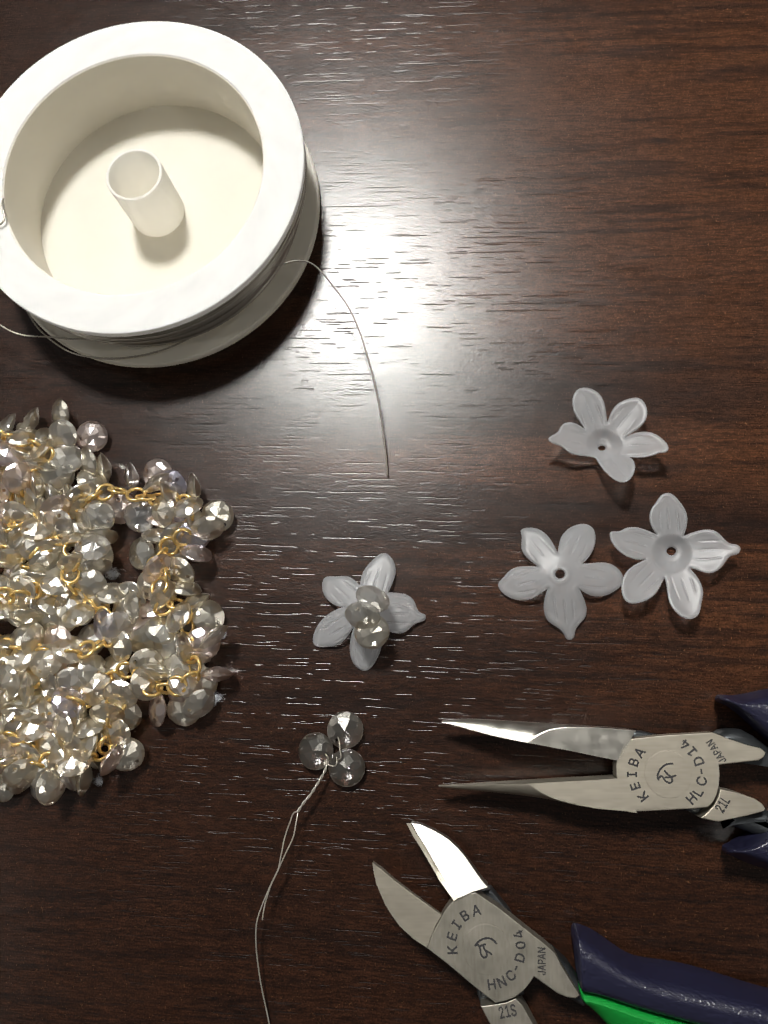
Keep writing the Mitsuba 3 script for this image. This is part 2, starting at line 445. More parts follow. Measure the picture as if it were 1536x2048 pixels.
# ------------------------------------------------------------------ frosted acrylic flowers
def flower(label, conv, petals, centre, hole, z0, heights, power, thick=0.62, dome=False, vein=True, cup=0.0):
    t = thing("acrylic_flower", label, "flower bead", "frosted five petal flower beads")
    c = np.array(conv([centre])[0][:2])
    pets = [np.array(conv(p))[:, :2] for p in petals]
    tips = []
    ring = []
    for p in pets:
        ring.append(p[:-1])
        d = np.linalg.norm(p - c, axis=1)
        tips.append(p[d.argmax()])
    axes = [p[2:-2].mean(0) for p in pets]
    loop = np.vstack(ring)
    # smooth each petal by a spline between its notches
    dense = []
    for p in pets:
        s = spline(p, 90, s=6.0)
        dense.append(s[:-1])
    outline = densify(np.vstack(dense), 1.6)
    poly = Polygon(outline).buffer(0)
    if poly.geom_type != "Polygon":
        poly = max(poly.geoms, key=lambda g: g.area)
    outline = densify(np.array(poly.exterior.coords)[:-1], 1.6)
    hc, hr = np.array(conv([hole[:2]])[0][:2]), hole[2:]
    a = np.linspace(0, 2 * np.pi, 40, endpoint=False)
    hring = hc + np.column_stack([hr[0] * np.cos(a), hr[1] * np.sin(a)])
    poly = Polygon(outline, [hring])
    x0, y0, x1, y1 = poly.bounds
    gx, gy = np.meshgrid(np.arange(x0, x1, 2.0), np.arange(y0, y1, 1.75))
    gx = gx + (np.arange(len(gx)) % 2)[:, None] * 1.0
    g = np.column_stack([gx.ravel(), gy.ravel()])
    g = g[shapely.contains_xy(poly.buffer(-1.2), g[:, 0], g[:, 1])]
    near = poly.buffer(-1.0)
    rings = [np.array(q.coords)[:-1] for q in ([near.exterior] if near.geom_type == "Polygon" else [h.exterior for h in near.geoms])]
    nb = len(outline) + len(hring)
    pts = np.vstack([outline, hring, g])
    tri = Delaunay(pts).simplices
    cen = pts[tri].mean(1)
    tri = tri[shapely.contains_xy(poly, cen[:, 0], cen[:, 1])]
    bd, _ = cKDTree(np.vstack([outline, hring])).query(pts)
    bd[:nb] = 0
    # height over the table
    rel = pts - c
    th = np.arctan2(-rel[:, 1], rel[:, 0])
    rr = np.linalg.norm(rel, axis=1)
    ta = np.array([math.atan2(-(q - c)[1], (q - c)[0]) for q in axes])
    tr = np.array([np.linalg.norm(q - c) for q in tips])
    o = np.argsort(ta)
    A = np.concatenate([ta[o] - 2 * np.pi, ta[o], ta[o] + 2 * np.pi])
    R = np.interp(th, A, np.tile(tr[o], 3))
    H = np.interp(th, A, np.tile(np.array(heights)[o], 3))
    u = rr / R
    z = z0 + H * np.clip(u, 0, 1.1) ** power + cup * np.clip((u - 0.1) / 0.22, 0, 1) ** 2 * (3 - 2 * np.clip((u - 0.1) / 0.22, 0, 1))
    which = np.array([0] * len(pts))
    dist = np.abs((th[:, None] - ta[None] + np.pi) % (2 * np.pi) - np.pi)
    which = dist.argmin(1)
    # a cup round the hole, petals hollow across, engraved veins
    offs = (th - ta[which] + np.pi) % (2 * np.pi) - np.pi
    w = np.sin(offs) * rr                                   # px across the petal axis
    zt = z.copy()
    wid = 42.0
    zt += (-0.45 if dome else 0.45) * np.clip(np.abs(w) / wid, 0, 1) ** 2 * np.clip((u - 0.3) / 0.3, 0, 1)
    groove = np.zeros(len(pts))
    if vein:
        for k, lane in enumerate((-0.26, 0.02, 0.27)):
            centre_line = lane * 70 * (0.55 + 0.45 * np.sin(np.clip(u, 0, 1) * np.pi))
            ends = np.clip((u - 0.34 - 0.04 * k) / 0.06, 0, 1) * np.clip((0.72 + 0.05 * ((k + which) % 2) - u) / 0.1, 0, 1)
            groove += np.exp(-((w - centre_line) / 1.35) ** 2) * ends
    S = 11.6                                                # px per mm
    e = np.clip(bd / (0.55 * S), 0, 1)
    half = thick / 2 * np.sqrt(np.clip(1 - (1 - e) ** 2, 0, 1))
    lip = 0.05 * np.exp(-((bd - 0.75 * S) / (0.4 * S)) ** 2)
    top = zt + half - 0.13 * groove + lip
    bot = zt - half
    low_ = bot.min()
    sh = max(0.06 - low_, 0) if not dome else 0.06 - low_
    top, bot = top + sh, bot + sh
    vt = ats(np.column_stack([pts, top]))
    vb = ats(np.column_stack([pts, bot]))
    n = len(pts)
    vb_id = np.where(np.arange(n) < nb, np.arange(n), np.arange(n) + n)
    v = np.vstack([vt, vb])
    p3 = vt[tri]
    nz = np.cross(p3[:, 1] - p3[:, 0], p3[:, 2] - p3[:, 0])[:, 2]
    tri[nz < 0] = tri[nz < 0][:, ::-1]
    f = np.vstack([tri, vb_id[tri][:, ::-1]])
    fn = np.cross(v[f[:, 1]] - v[f[:, 0]], v[f[:, 2]] - v[f[:, 0]])
    nrm = np.zeros_like(v)
    for k in range(3):
        np.add.at(nrm, f[:, k], fn)
    nrm /= np.linalg.norm(nrm, axis=1, keepdims=True) + 1e-20
    fu = np.concatenate([u[tri].mean(1)] * 2)
    fw = np.concatenate([which[tri[:, 0]]] * 2)
    groups = [("petal", k, (fu >= 0.36) & (fw == k)) for k in range(len(pets))] + [("flower_centre", 0, fu < 0.36)]
    for name, k, sel in groups:
        ids, inv = np.unique(f[sel], return_inverse=True)
        path = meshkit.write_ply((v[ids], inv.reshape(-1, 3)), True, normals=nrm[ids])
        scene[key_of(name, t)] = {"type": "ply", "filename": path, "face_normals": False, "bsdf": {"type": "ref", "id": "acrylic"}}
    return t


cA, cB, cC, cD = crop(1080, 760, 5.486), crop(980, 1030, 5.486), crop(1200, 970, 5.12), crop(580, 1080, 4.8)
flower("frosted white flower bead tilted up on its own, apart from the touching pair", cA, [
    [(740, 460), (735, 430), (725, 350), (700, 240), (650, 150), (580, 105), (490, 85), (430, 90), (385, 120), (365, 190), (358, 270), (370, 340), (410, 420), (460, 490), (487, 540)],
    [(487, 540), (440, 500), (380, 475), (320, 465), (260, 475), (220, 520), (195, 575), (150, 600), (105, 620), (90, 645), (100, 675), (140, 695), (200, 715), (260, 755), (330, 800), (400, 825), (500, 838), (560, 845), (612, 862)],
    [(612, 862), (640, 910), (690, 980), (760, 1050), (840, 1105), (900, 1128), (945, 1128), (985, 1095), (1030, 1010), (1045, 940), (1030, 890), (1005, 860), (985, 848)],
    [(985, 848), (1060, 850), (1150, 848), (1220, 838), (1270, 815), (1310, 797), (1370, 797), (1400, 785), (1415, 750), (1400, 715), (1350, 655), (1290, 605), (1210, 575), (1130, 565), (1050, 580), (985, 605), (930, 632)],
    [(930, 632), (990, 590), (1070, 540), (1130, 480), (1170, 410), (1178, 350), (1160, 270), (1125, 220), (1070, 190), (1010, 200), (960, 218), (890, 235), (830, 280), (780, 360), (750, 430), (740, 460)],
], (690, 735), (678, 748, 7.4, 4.8), 0.7, (1.8, 3.6, 5.0, 3.6, 1.8), 1.3, cup=1.1)
flower("frosted white flower bead lying face down, left one of the touching pair", cB, [
    [(742, 405), (715, 360), (680, 290), (630, 220), (560, 170), (480, 145), (400, 138), (355, 150), (330, 185), (345, 215), (352, 245), (340, 300), (342, 365), (370, 420), (420, 485), (480, 530), (522, 562)],
    [(522, 562), (460, 565), (390, 560), (320, 562), (260, 580), (210, 620), (150, 680), (105, 730), (85, 780), (100, 820), (150, 865), (220, 905), (300, 932), (380, 938), (440, 925), (510, 890), (570, 850), (632, 808)],
    [(632, 808), (610, 880), (592, 960), (590, 1050), (605, 1110), (640, 1170), (700, 1210), (760, 1245), (800, 1300), (830, 1350), (870, 1372), (905, 1360), (930, 1310), (945, 1240), (1000, 1185), (1045, 1120), (1062, 1060), (1050, 980), (1025, 900), (985, 815)],
    [(985, 815), (1040, 850), (1110, 885), (1190, 897), (1260, 888), (1330, 850), (1400, 810), (1440, 785), (1462, 740), (1460, 680), (1440, 630), (1400, 580), (1340, 545), (1270, 525), (1190, 520), (1100, 525), (1015, 532)],
    [(1015, 532), (1060, 490), (1110, 425), (1145, 350), (1155, 270), (1152, 190), (1130, 135), (1080, 103), (1010, 100), (930, 115), (860, 150), (800, 215), (765, 290), (748, 360), (742, 405)],
], (768, 648), (768, 648, 9.5, 9.0), 4.0, (-3.2, -3.2, -3.4, -3.0, -3.2), 1.35, dome=True)
flower("frosted white flower bead face up like a cup, right one of the touching pair", cC, [
    [(578, 505), (540, 440), (505, 370), (505, 300), (530, 240), (575, 180), (620, 110), (660, 80), (710, 82), (760, 110), (820, 175), (865, 240), (893, 310), (895, 380), (880, 450), (858, 522)],
    [(858, 522), (920, 495), (1000, 470), (1080, 458), (1160, 462), (1210, 485), (1250, 530), (1300, 580), (1350, 600), (1400, 610), (1440, 645), (1435, 680), (1400, 708), (1340, 730), (1305, 755), (1270, 800), (1230, 860), (1170, 895), (1100, 898), (1020, 882), (925, 855)],
    [(925, 855), (970, 910), (1020, 980), (1055, 1060), (1055, 1120), (1040, 1200), (1020, 1290), (995, 1350), (950, 1372), (890, 1370), (830, 1345), (770, 1295), (720, 1220), (695, 1130), (680, 1050), (660, 955)],
    [(660, 955), (620, 1030), (570, 1110), (510, 1165), (440, 1190), (380, 1205), (320, 1217), (265, 1195), (230, 1130), (222, 1040), (230, 960), (265, 895), (330, 835), (400, 795), (465, 760)],
    [(465, 760), (400, 765), (320, 750), (250, 720), (190, 675), (140, 610), (105, 550), (92, 515), (110, 480), (150, 470), (200, 475), (250, 445), (300, 432), (380, 435), (460, 455), (578, 505)],
], (735, 690), (730, 677, 9.2, 8.2), 0.7, (1.6, 2.0, 2.4, 2.4, 2.2), 1.2, cup=1.3)
flower_d = flower("frosted white flower bead with three clear crystals wired on its centre", cD, [
    [(668, 430), (685, 370), (700, 300), (740, 250), (790, 200), (840, 150), (880, 125), (920, 125), (960, 150), (995, 210), (1015, 280), (1010, 340), (985, 410), (945, 500)],
    [(945, 500), (1030, 510), (1110, 520), (1165, 545), (1195, 600), (1220, 660), (1260, 695), (1300, 720), (1305, 750), (1280, 780), (1210, 800), (1160, 840), (1110, 880), (1050, 897), (990, 890), (890, 850)],
    [(890, 850), (890, 960), (880, 1030), (850, 1100), (810, 1180), (770, 1240), (715, 1260), (660, 1240), (610, 1185), (580, 1110), (572, 1050), (580, 960), (600, 880), (612, 835)],
    [(612, 835), (580, 880), (540, 940), (480, 995), (420, 1020), (350, 1020), (270, 1030), (230, 1010), (215, 960), (235, 890), (270, 810), (330, 740), (400, 690), (520, 640)],
    [(520, 640), (450, 630), (390, 605), (340, 550), (315, 480), (310, 400), (325, 365), (360, 345), (410, 355), (470, 345), (540, 345), (590, 365), (630, 395), (668, 430)],
], (735, 690), (735, 690, 6.0, 5.5), 4.4, (-2.6, -2.6, -3.0, -2.8, -2.6), 1.3, dome=True)

# ------------------------------------------------------------------ crystals
def rivoli(seed, facets=14, r=3.0, half=1.75, uneven=0.07):
    """A two sided pointed crystal: steep outer facets, a ring of flatter facets round a small table, a drilled hole."""
    g = np.random.default_rng(seed)
    body = m3.Manifold.cylinder(3 * half, r, r, 48).translate([0, 0, -1.5 * half])
    for side in (1, -1):
        n_out = facets if side > 0 else facets + 5
        for count, slope0, apex, ph in ((n_out, (half - 0.2) / r, half, 0.0), (facets // 2 + 2, 0.31, half * 0.78, 0.3), (2 * facets, 0.95, 0.16 + 0.95 * r * 0.985, 0.25)):
            for k in range(count):
                t = 2 * math.pi * (k + ph) / count + g.uniform(-0.05, 0.05)
                slope = slope0 * g.uniform(1 - uneven, 1 + uneven)
                n = np.array([math.cos(t) * slope, math.sin(t) * slope, side * 1.0])
                L = np.linalg.norm(n)
                body = body.trim_by_plane(tuple(-n / L), -(apex * g.uniform(0.985, 1.015)) / L)
    body = body - m3.Manifold.cylinder(8, 0.34, 0.34, 10).translate([0, r * 0.68, -4])
    t = mesh_of(body)
    t.apply_scale(MM)
    return t


CRYSTALS = [ply(rivoli(40 + i, f, 2.88, h), f"crystal_{i}", smooth=False) for i, (f, h) in enumerate(((14, 1.75), (12, 1.65), (16, 1.8), (12, 1.7), (14, 1.7)))]
CLEAR = [ply(rivoli(60 + i, f, 3.0, h), "clear_crystal", smooth=False) for i, (f, h) in enumerate(((9, 1.75), (10, 1.85), (8, 1.7)))]


def pose(pos, normal, spin):
    n = np.asarray(normal, float)
    n /= np.linalg.norm(n)
    a = np.cross([0, 0, 1.0], n) if abs(n[2]) < 0.95 else np.cross([0, 1.0, 0], n)
    a /= np.linalg.norm(a)
    b = np.cross(n, a)
    x, y = a * math.cos(spin) + b * math.sin(spin), -a * math.sin(spin) + b * math.cos(spin)
    M = np.eye(4)
    M[:3, 0], M[:3, 1], M[:3, 2], M[:3, 3] = x, y, n, pos
    return M


def place(parent, name, base, M, label=None):
    k = key_of(name, parent)
    scene[k] = {**base, "to_world": T(M.tolist())}
    if label:
        labels[k] = {"label": label}
    return k


# three crystals wired on the flower
trio = thing("crystal_trio", "three clear faceted crystals wired together on the centre of the flower", "crystal cluster")
place(trio, "crystal", CRYSTALS[1], pose(ats(cD([(795, 560)]), 8.6)[0], (0.45, 0.65, 0.75), 2.2))
place(trio, "crystal", CRYSTALS[1], pose(ats(cD([(697, 728)]), 9.4)[0], (-0.05, -0.62, 0.62), 0.3))
place(trio, "crystal", CRYSTALS[0], pose(ats(cD([(785, 880)]), 7.0)[0], (0.12, -0.28, 1.0), 0.2))
part(trio, "binding_wire", tube(spline(np.vstack([ats(cD([(735, 690, 4.0), (725, 670, 7.0), (705, 640, 9.5), (740, 650, 10.6), (760, 700, 9.6), (750, 760, 8.2), (735, 700, 5.0)]))]), 60), 0.14 * MM, 7), "silver_wire_metal", True)

# the wired sprig of three crystals
sprig = thing("crystal_sprig", "three clear crystals on a long twisted silver wire stem lying on the table", "wired crystals")
c6 = crop(480, 1400, 3.16)
cs = crop(580, 1410, 8.533)
for (px, py, nx, ny, dirx, diry, b) in ((942, 425, 0.10, -0.10, -90, 110, 2), (440, 785, -0.16, 0.02, 190, 40, 0), (970, 1070, 0.06, -0.02, -160, -120, 1)):
    pos = ats(cs([(px, py)]), 1.75)[0]
    n = np.array([nx, ny, 1.0])
    M = pose(pos, n, 0)
    d = np.array([dirx, -diry, 0.0])
    ang = math.atan2(d @ M[:3, 1], d @ M[:3, 0]) - math.pi / 2
    place(sprig, "crystal", CLEAR[b], pose(pos, n, ang))
loop = cs([(640, 990, 2.2), (655, 940, 2.6), (625, 860, 3.2), (610, 830, 2.0), (640, 820, 0.9), (690, 900, 0.8), (780, 960, 0.9), (815, 950, 2.4), (830, 930, 3.2), (865, 900, 3.6), (855, 780, 3.7), (845, 660, 3.7), (832, 590, 3.3), (820, 560, 2.2)])
part(sprig, "binding_wire", tube(spline(ats(loop), 120), 0.13 * MM, 8), "silver_wire_metal", True)
loop2 = cs([(640, 990, 2.4), (690, 1035, 2.6), (760, 1040, 2.6), (790, 1020, 2.9), (800, 960, 2.9), (790, 930, 1.6)])
part(sprig, "binding_wire", tube(spline(ats(loop2), 60), 0.13 * MM, 8), "silver_wire_metal", True)
axis = spline(ats(c6([(556, 350, 2.2), (548, 410, 2.6), (535, 450, 2.8), (500, 512, 3.1), (470, 560, 3.4), (440, 605, 3.6), (410, 640, 3.8), (385, 675, 3.9), (364, 705, 4.0)])), 140)
tang = np.gradient(axis, axis=0)
tang /= np.linalg.norm(tang, axis=1, keepdims=True)
side = np.cross(tang, [0, 0, 1.0])
side /= np.linalg.norm(side, axis=1, keepdims=True)
upv = np.cross(side, tang)
SR = 0.125 * MM
for k, rest in enumerate((
    [(338, 716, 4.0), (322, 755, 4.0), (300, 815, 4.0), (280, 880, 4.1), (268, 940, 4.2), (256, 1000, 4.2), (240, 1070, 4.2), (212, 1130, 4.1), (185, 1190, 4.0), (155, 1260, 3.9), (128, 1330, 3.8), (107, 1400, 3.6), (100, 1470, 3.3), (101, 1540, 3.0), (110, 1640, 2.5), (125, 1750, 2.0), (145, 1860, 1.5), (165, 1950, 1.1), (185, 2048, 0.8), (215, 2180, 0.5)],
    [(360, 745, 4.2), (350, 800, 4.4), (338, 860, 4.5), (320, 905, 4.5), (295, 955, 4.6), (270, 1010, 4.6), (250, 1055, 4.6), (232, 1095, 4.6), (205, 1150, 4.5), (182, 1210, 4.4), (165, 1265, 4.3), (152, 1320, 4.2), (146, 1355, 4.1), (141, 1390, 4.0)],
)):
    ph = np.linspace(0, 2 * np.pi * 4.2, len(axis)) + k * np.pi
    tw = axis + SR * 1.05 * (np.cos(ph)[:, None] * side + np.sin(ph)[:, None] * upv)
    tail = ats(c6(rest))
    pth = np.vstack([tw, spline(np.vstack([tw[-1:], tail]), 160)[2:]])
    part(sprig, "twisted_strand", tube(pth, SR, 8), "silver_wire_metal", True)

# ------------------------------------------------------------------ the chain of crystals and gold rings
chain = thing("crystal_chain", "heap of gold ring chain hung all over with clear champagne crystals", "chain")
k1, k2 = crop(0, 780, 3.072), crop(0, 1180, 3.072)
PATHS = [
    [(-60, 930), (-20, 960), (33, 992), (59, 975), (68, 940), (94, 913), (49, 881), (10, 880), (-40, 850)],
    [(60, 1060), (100, 1040), (140, 1022), (186, 992), (218, 979), (258, 988), (296, 995), (345, 1002), (385, 1021), (372, 1060), (335, 1095), (312, 1130), (332, 1150), (318, 1185), (310, 1213), (352, 1209), (371, 1242), (374, 1295), (388, 1343), (339, 1375), (293, 1366), (270, 1345), (240, 1352), (202, 1362), (169, 1400), (124, 1395)],
    [(-60, 1130), (-20, 1120), (20, 1110), (59, 1119), (100, 1085), (150, 1112), (137, 1160), (150, 1184), (195, 1225), (225, 1260), (176, 1300), (120, 1310), (55, 1304), (0, 1290), (-50, 1270)],
    [(-60, 1420), (0, 1440), (39, 1450), (75, 1430), (124, 1395)],
    [(235, 1400), (228, 1440), (222, 1475), (208, 1505), (173, 1512), (130, 1510), (91, 1525), (40, 1520), (-30, 1530)],
    [(-50, 1040), (0, 1050), (50, 1045), (100, 1040)], [(-50, 1200), (10, 1190), (80, 1180), (137, 1171)], [(-50, 1360), (20, 1370), (80, 1350), (124, 1320)], [(-50, 1480), (20, 1480), (90, 1470), (140, 1450)],
]
OUT = Polygon([(-90, 815), (0, 825), (45, 822), (70, 848), (100, 812), (145, 812), (170, 845), (208, 850), (212, 905), (228, 932), (262, 940), (320, 918), (365, 940), (402, 955), (408, 1000), (445, 1000), (466, 1040), (445, 1090), (422, 1115), (420, 1140), (398, 1165), (415, 1190), (450, 1215), (445, 1260), (442, 1305), (415, 1325), (418, 1360), (420, 1425), (385, 1450), (340, 1435), (320, 1450), (295, 1440), (255, 1462), (290, 1490), (282, 1550), (250, 1560), (205, 1535), (185, 1580), (120, 1580), (70, 1592), (24, 1595), (-90, 1600)])
GAPS = [Polygon([(212, 1065), (258, 1072), (262, 1110), (280, 1150), (262, 1170), (228, 1158), (205, 1135), (222, 1100)]), Point(150, 950).buffer(14), Point(265, 1088).buffer(14), Point(180, 1035).buffer(8), Point(205, 1450).buffer(12)]
ALLOW = OUT.buffer(-24).difference(shapely.union_all([g.buffer(9) for g in GAPS]))
rng = np.random.default_rng(11)
VIEW = lambda p: (CAM - p) / np.linalg.norm(CAM - p)


def azi(deg, lift):
    return np.array([math.cos(math.radians(deg)) * math.cos(math.radians(lift)), math.sin(math.radians(deg)) * math.cos(math.radians(lift)), math.sin(math.radians(lift))])


# crystals that the photograph lets one pick out at the heap's edge and on top: pixel, height, azimuth and lift of the disc's normal
FIXED = k1([(370, 150, 2.6, 200, 50), (565, 285, 2.0, 300, 75), (385, 278, 5.6, 250, 66), (190, 195, 3.0, 160, 28), (40, 230, 3.2, 150, 40), (410, 420, 5.2, 20, 70), (540, 450, 3.4, 210, 48), (640, 480, 3.0, 195, 18),
            (970, 520, 2.3, 250, 72), (810, 545, 3.6, 190, 10), (1060, 590, 3.6, 230, 60), (1190, 610, 3.2, 190, 22), (1335, 775, 2.2, 310, 74), (860, 775, 3.8, 270, 72), (610, 775, 4.8, 280, 66), (1275, 850, 4.6, 290, 30),
            (975, 890, 3.6, 80, 30), (1205, 1000, 3.4, 60, 30), (870, 1005, 2.3, 200, 68), (605, 1005, 3.4, 250, 66), (1110, 1135, 3.6, 240, 50), (1140, 1205, 2.6, 70, 25), (1010, 740, 5.6, 200, 60), (1150, 720, 5.6, 100, 50),
            (470, 920, 4.6, 95, 20), (350, 820, 5.6, 280, 62), (330, 680, 4.4, 200, 20), (430, 690, 3.6, 200, 25), (200, 690, 4.4, 220, 35), (510, 800, 3.6, 210, 35), (570, 570, 3.0, 30, 40), (130, 540, 6.6, 330, 40), (60, 390, 5.6, 40, 60),
            (100, 780, 5.6, 260, 60), (560, 1200, 5.2, 270, 68), (950, 1190, 5.0, 290, 66), (420, 1080, 4.4, 200, 40), (130, 1230, 5.6, 250, 70), (20, 620, 4.6, 190, 50), (350, 520, 5.2, 320, 50), (740, 730, 3.0, 310, 50)])
FIXED += k2([(800, 40, 3.4, 250, 60), (850, 190, 3.0, 120, 35), (880, 300, 3.4, 300, 55), (760, 150, 4.2, 200, 50), (700, 20, 4.0, 70, 40), (1280, 160, 2.6, 20, 55), (1245, 330, 4.2, 330, 66), (1350, 518, 1.4, 90, 8), (1130, 735, 2.2, 280, 70), (1225, 700, 4.2, 320, 35), (968, 735, 2.8, 180, 45), (1190, 70, 3.0, 110, 20), (760, 770, 3.6, 290, 64), (620, 745, 3.6, 200, 45),
             (775, 1010, 3.2, 320, 66), (270, 1180, 1.9, 140, 66), (530, 1150, 2.0, 175, 12), (400, 1140, 2.6, 160, 30), (15, 1195, 2.0, 200, 70), (605, 910, 2.6, 150, 40), (995, 240, 4.8, 50, 50), (1030, 345, 3.6, 200, 70), (60, 1050, 4.2, 250, 74),
             (190, 1085, 2.2, 200, 60), (430, 960, 5.0, 230, 60), (360, 320, 5.4, 240, 70), (735, 340, 5.2, 210, 60), (800, 110, 5.4, 190, 45), (440, 580, 5.6, 310, 60), (250, 480, 5.0, 180, 60), (70, 520, 5.6, 260, 74), (150, 270, 4.6, 120, 50),
             (640, 220, 5.0, 200, 55), (480, 150, 5.2, 100, 50), (740, 650, 5.4, 280, 60), (1080, 500, 4.2, 200, 66), (900, 460, 4.4, 310, 60), (480, 760, 4.4, 170, 25), (240, 720, 5.4, 60, 55), (290, 960, 5.2, 200, 66), (1150, 620, 3.2, 280, 60), (1215, 580, 2.4, 320, 70)])
pos, nor, fix = [], [], []
for x, y, z, az, lift in FIXED:
    pos.append(at(x, y, z))
    nor.append(azi(az, lift))
    fix.append(True)
tries = 0
dense_paths = [spline(np.array(p, float), 400) for p in PATHS]
n_fill = 0
while n_fill < 235 and tries < 20000:
    tries += 1
    q = dense_paths[rng.integers(len(dense_paths))]
    b = q[rng.integers(len(q))] + rng.normal(0, 26, 2)
    if not shapely.contains_xy(ALLOW, *b):
        continue
    p = at(b[0], b[1], rng.uniform(1.8, 6.4))
    d = np.linalg.norm(np.array(pos) - p, axis=1)
    if d.min() < 1.5 * MM:
        continue
    pos.append(p)
    nor.append(azi(rng.uniform(0, 360), rng.choice([rng.uniform(0, 35), rng.uniform(5, 45), rng.uniform(40, 85)])))
    fix.append(False)
    n_fill += 1
pos, nor, fix = np.array(pos), np.array(nor), np.array(fix)
for it in range(60):                                        # let the crystals push each other apart
    tree = cKDTree(pos)
    pr = tree.query_pairs(3.1 * MM, output_type="ndarray")
    d = pos[pr[:, 0]] - pos[pr[:, 1]]
    L = np.linalg.norm(d, axis=1, keepdims=True) + 1e-9
    push = d / L * (3.1 * MM - L) * 0.22
    acc = np.zeros_like(pos)
    np.add.at(acc, pr[:, 0], push)
    np.add.at(acc, pr[:, 1], -push)
    acc[fix] *= 0.08
    acc[~fix, 2] -= 0.02 * MM
    pos += acc
    reach = np.sqrt(np.clip(1 - nor[:, 2] ** 2, 0, 1)) * 3.0 + np.abs(nor[:, 2]) * 0.5
    pos[:, 2] = np.clip(pos[:, 2], np.maximum(reach, 1.55) * MM * 0.98 + 0.1 * MM, 8.6 * MM)
for p, n in zip(pos, nor):
    place(chain, "crystal", CRYSTALS[int(rng.choice(5, p=[0.48, 0.28, 0.08, 0.13, 0.03]))], pose(p, n, rng.uniform(0, 6.28)))
a = np.linspace(0, 2 * np.pi, 28, endpoint=False)
RING = ply(tube(np.column_stack([1.5 * MM * np.cos(a), 1.5 * MM * np.sin(a), 0 * a]), 0.31 * MM, 9, True), "gold_metal", smooth=True)
for q in dense_paths:                                       # links along each strand, every second one standing on edge
    L = np.r_[0, np.cumsum(np.linalg.norm(np.diff(q, axis=0), axis=1))]
    for k, s_ in enumerate(np.arange(10, L[-1], 27)):
        i = min(int(np.searchsorted(L, s_)), len(q) - 2)
        b = q[i] + rng.normal(0, 2.5, 2)
        z = 5.2 + 1.2 * math.sin(s_ * 0.021 + q[0, 0]) + rng.normal(0, 0.3)
        d = at(*q[i + 1], z) - at(*q[i], z)
        d /= np.linalg.norm(d)
        sideways = np.array([-d[1], d[0], 0])
        lift = rng.uniform(50, 85) if k % 2 == 0 else rng.uniform(5, 42)
        n = sideways * math.cos(math.radians(lift)) * (1 if rng.random() < 0.5 else -1) + np.array([0, 0, math.sin(math.radians(lift))])
        place(chain, "jump_ring", RING, pose(at(b[0], b[1], z), n, 0))

# ------------------------------------------------------------------ pliers and cutters
ZT = 8.0                                                    # height of the joint's upper face, mm
c7, c8 = crop(860, 1360, 2.272), crop(720, 1620, 1.882)
z1, z2, z3, z4 = crop(1200, 1440, 4.571), crop(1360, 1360, 5.12), crop(840, 1780, 4.518), crop(1080, 1800, 3.368)


def lettering(parent, text, spots, conv, height, centre=None, outward=True, bold=True, z=ZT, direction=None):
    meshes = []
    if direction is not None:
        p0, p1 = ats(conv(spots), z)
        d = (p1 - p0)[:2]
        m = meshkit.text_mesh(text, height * MM, 0.06 * MM, bold)
        w = m.bounds[1, 0] - m.bounds[0, 0]
        m.apply_translation([-(m.bounds[0, 0] + m.bounds[1, 0]) / 2, -height * MM / 2, 0])
        m.apply_scale([np.linalg.norm(d) / w, 1, 1])
        m.apply_transform(trimesh.transformations.rotation_matrix(math.atan2(d[1], d[0]), [0, 0, 1]))
        mid = (p0 + p1) / 2
        m.apply_translation([mid[0], mid[1], z * MM + 0.01 * MM])
        meshes.append(m)
    else:
        c = ats(conv([centre]), z)[0]
        for ch, s in zip(text, ats(conv(spots), z)):
            up = (s - c)[:2] * (1 if outward else -1)
            ang = math.atan2(up[1], up[0]) - math.pi / 2
            m = meshkit.text_mesh(ch, height * MM, 0.06 * MM, bold)
            m.apply_translation([-(m.bounds[0, 0] + m.bounds[1, 0]) / 2, -(m.bounds[0, 1] + m.bounds[1, 1]) / 2, 0])
            m.apply_transform(trimesh.transformations.rotation_matrix(ang, [0, 0, 1]))
            m.apply_translation([s[0], s[1], z * MM + 0.01 * MM])
            meshes.append(m)
    part(parent, "lettering", trimesh.util.concatenate(meshes), "black_ink", label=f"printed black characters reading {text}")


def emblem(parent, strokes, conv, z=ZT):
    out = []
    for s in strokes:
        q = spline(xy(conv(s), z), 40)
        g = LineString(q).buffer(0.13 * MM)
        m = trimesh.creation.extrude_polygon(g, 0.06 * MM, engine="earcut")
        m.apply_translation([0, 0, z * MM + 0.01 * MM])
        out.append(m)
    part(parent, "emblem", trimesh.util.concatenate(out), "black_ink", label="small printed mark under an arc")


def arc_ring(conv, centre, r_px, z):
    c = ats(conv([centre]), z)[0]
    e = ats(conv([(centre[0] + r_px, centre[1])]), z)[0]
    return c, np.linalg.norm(e - c)


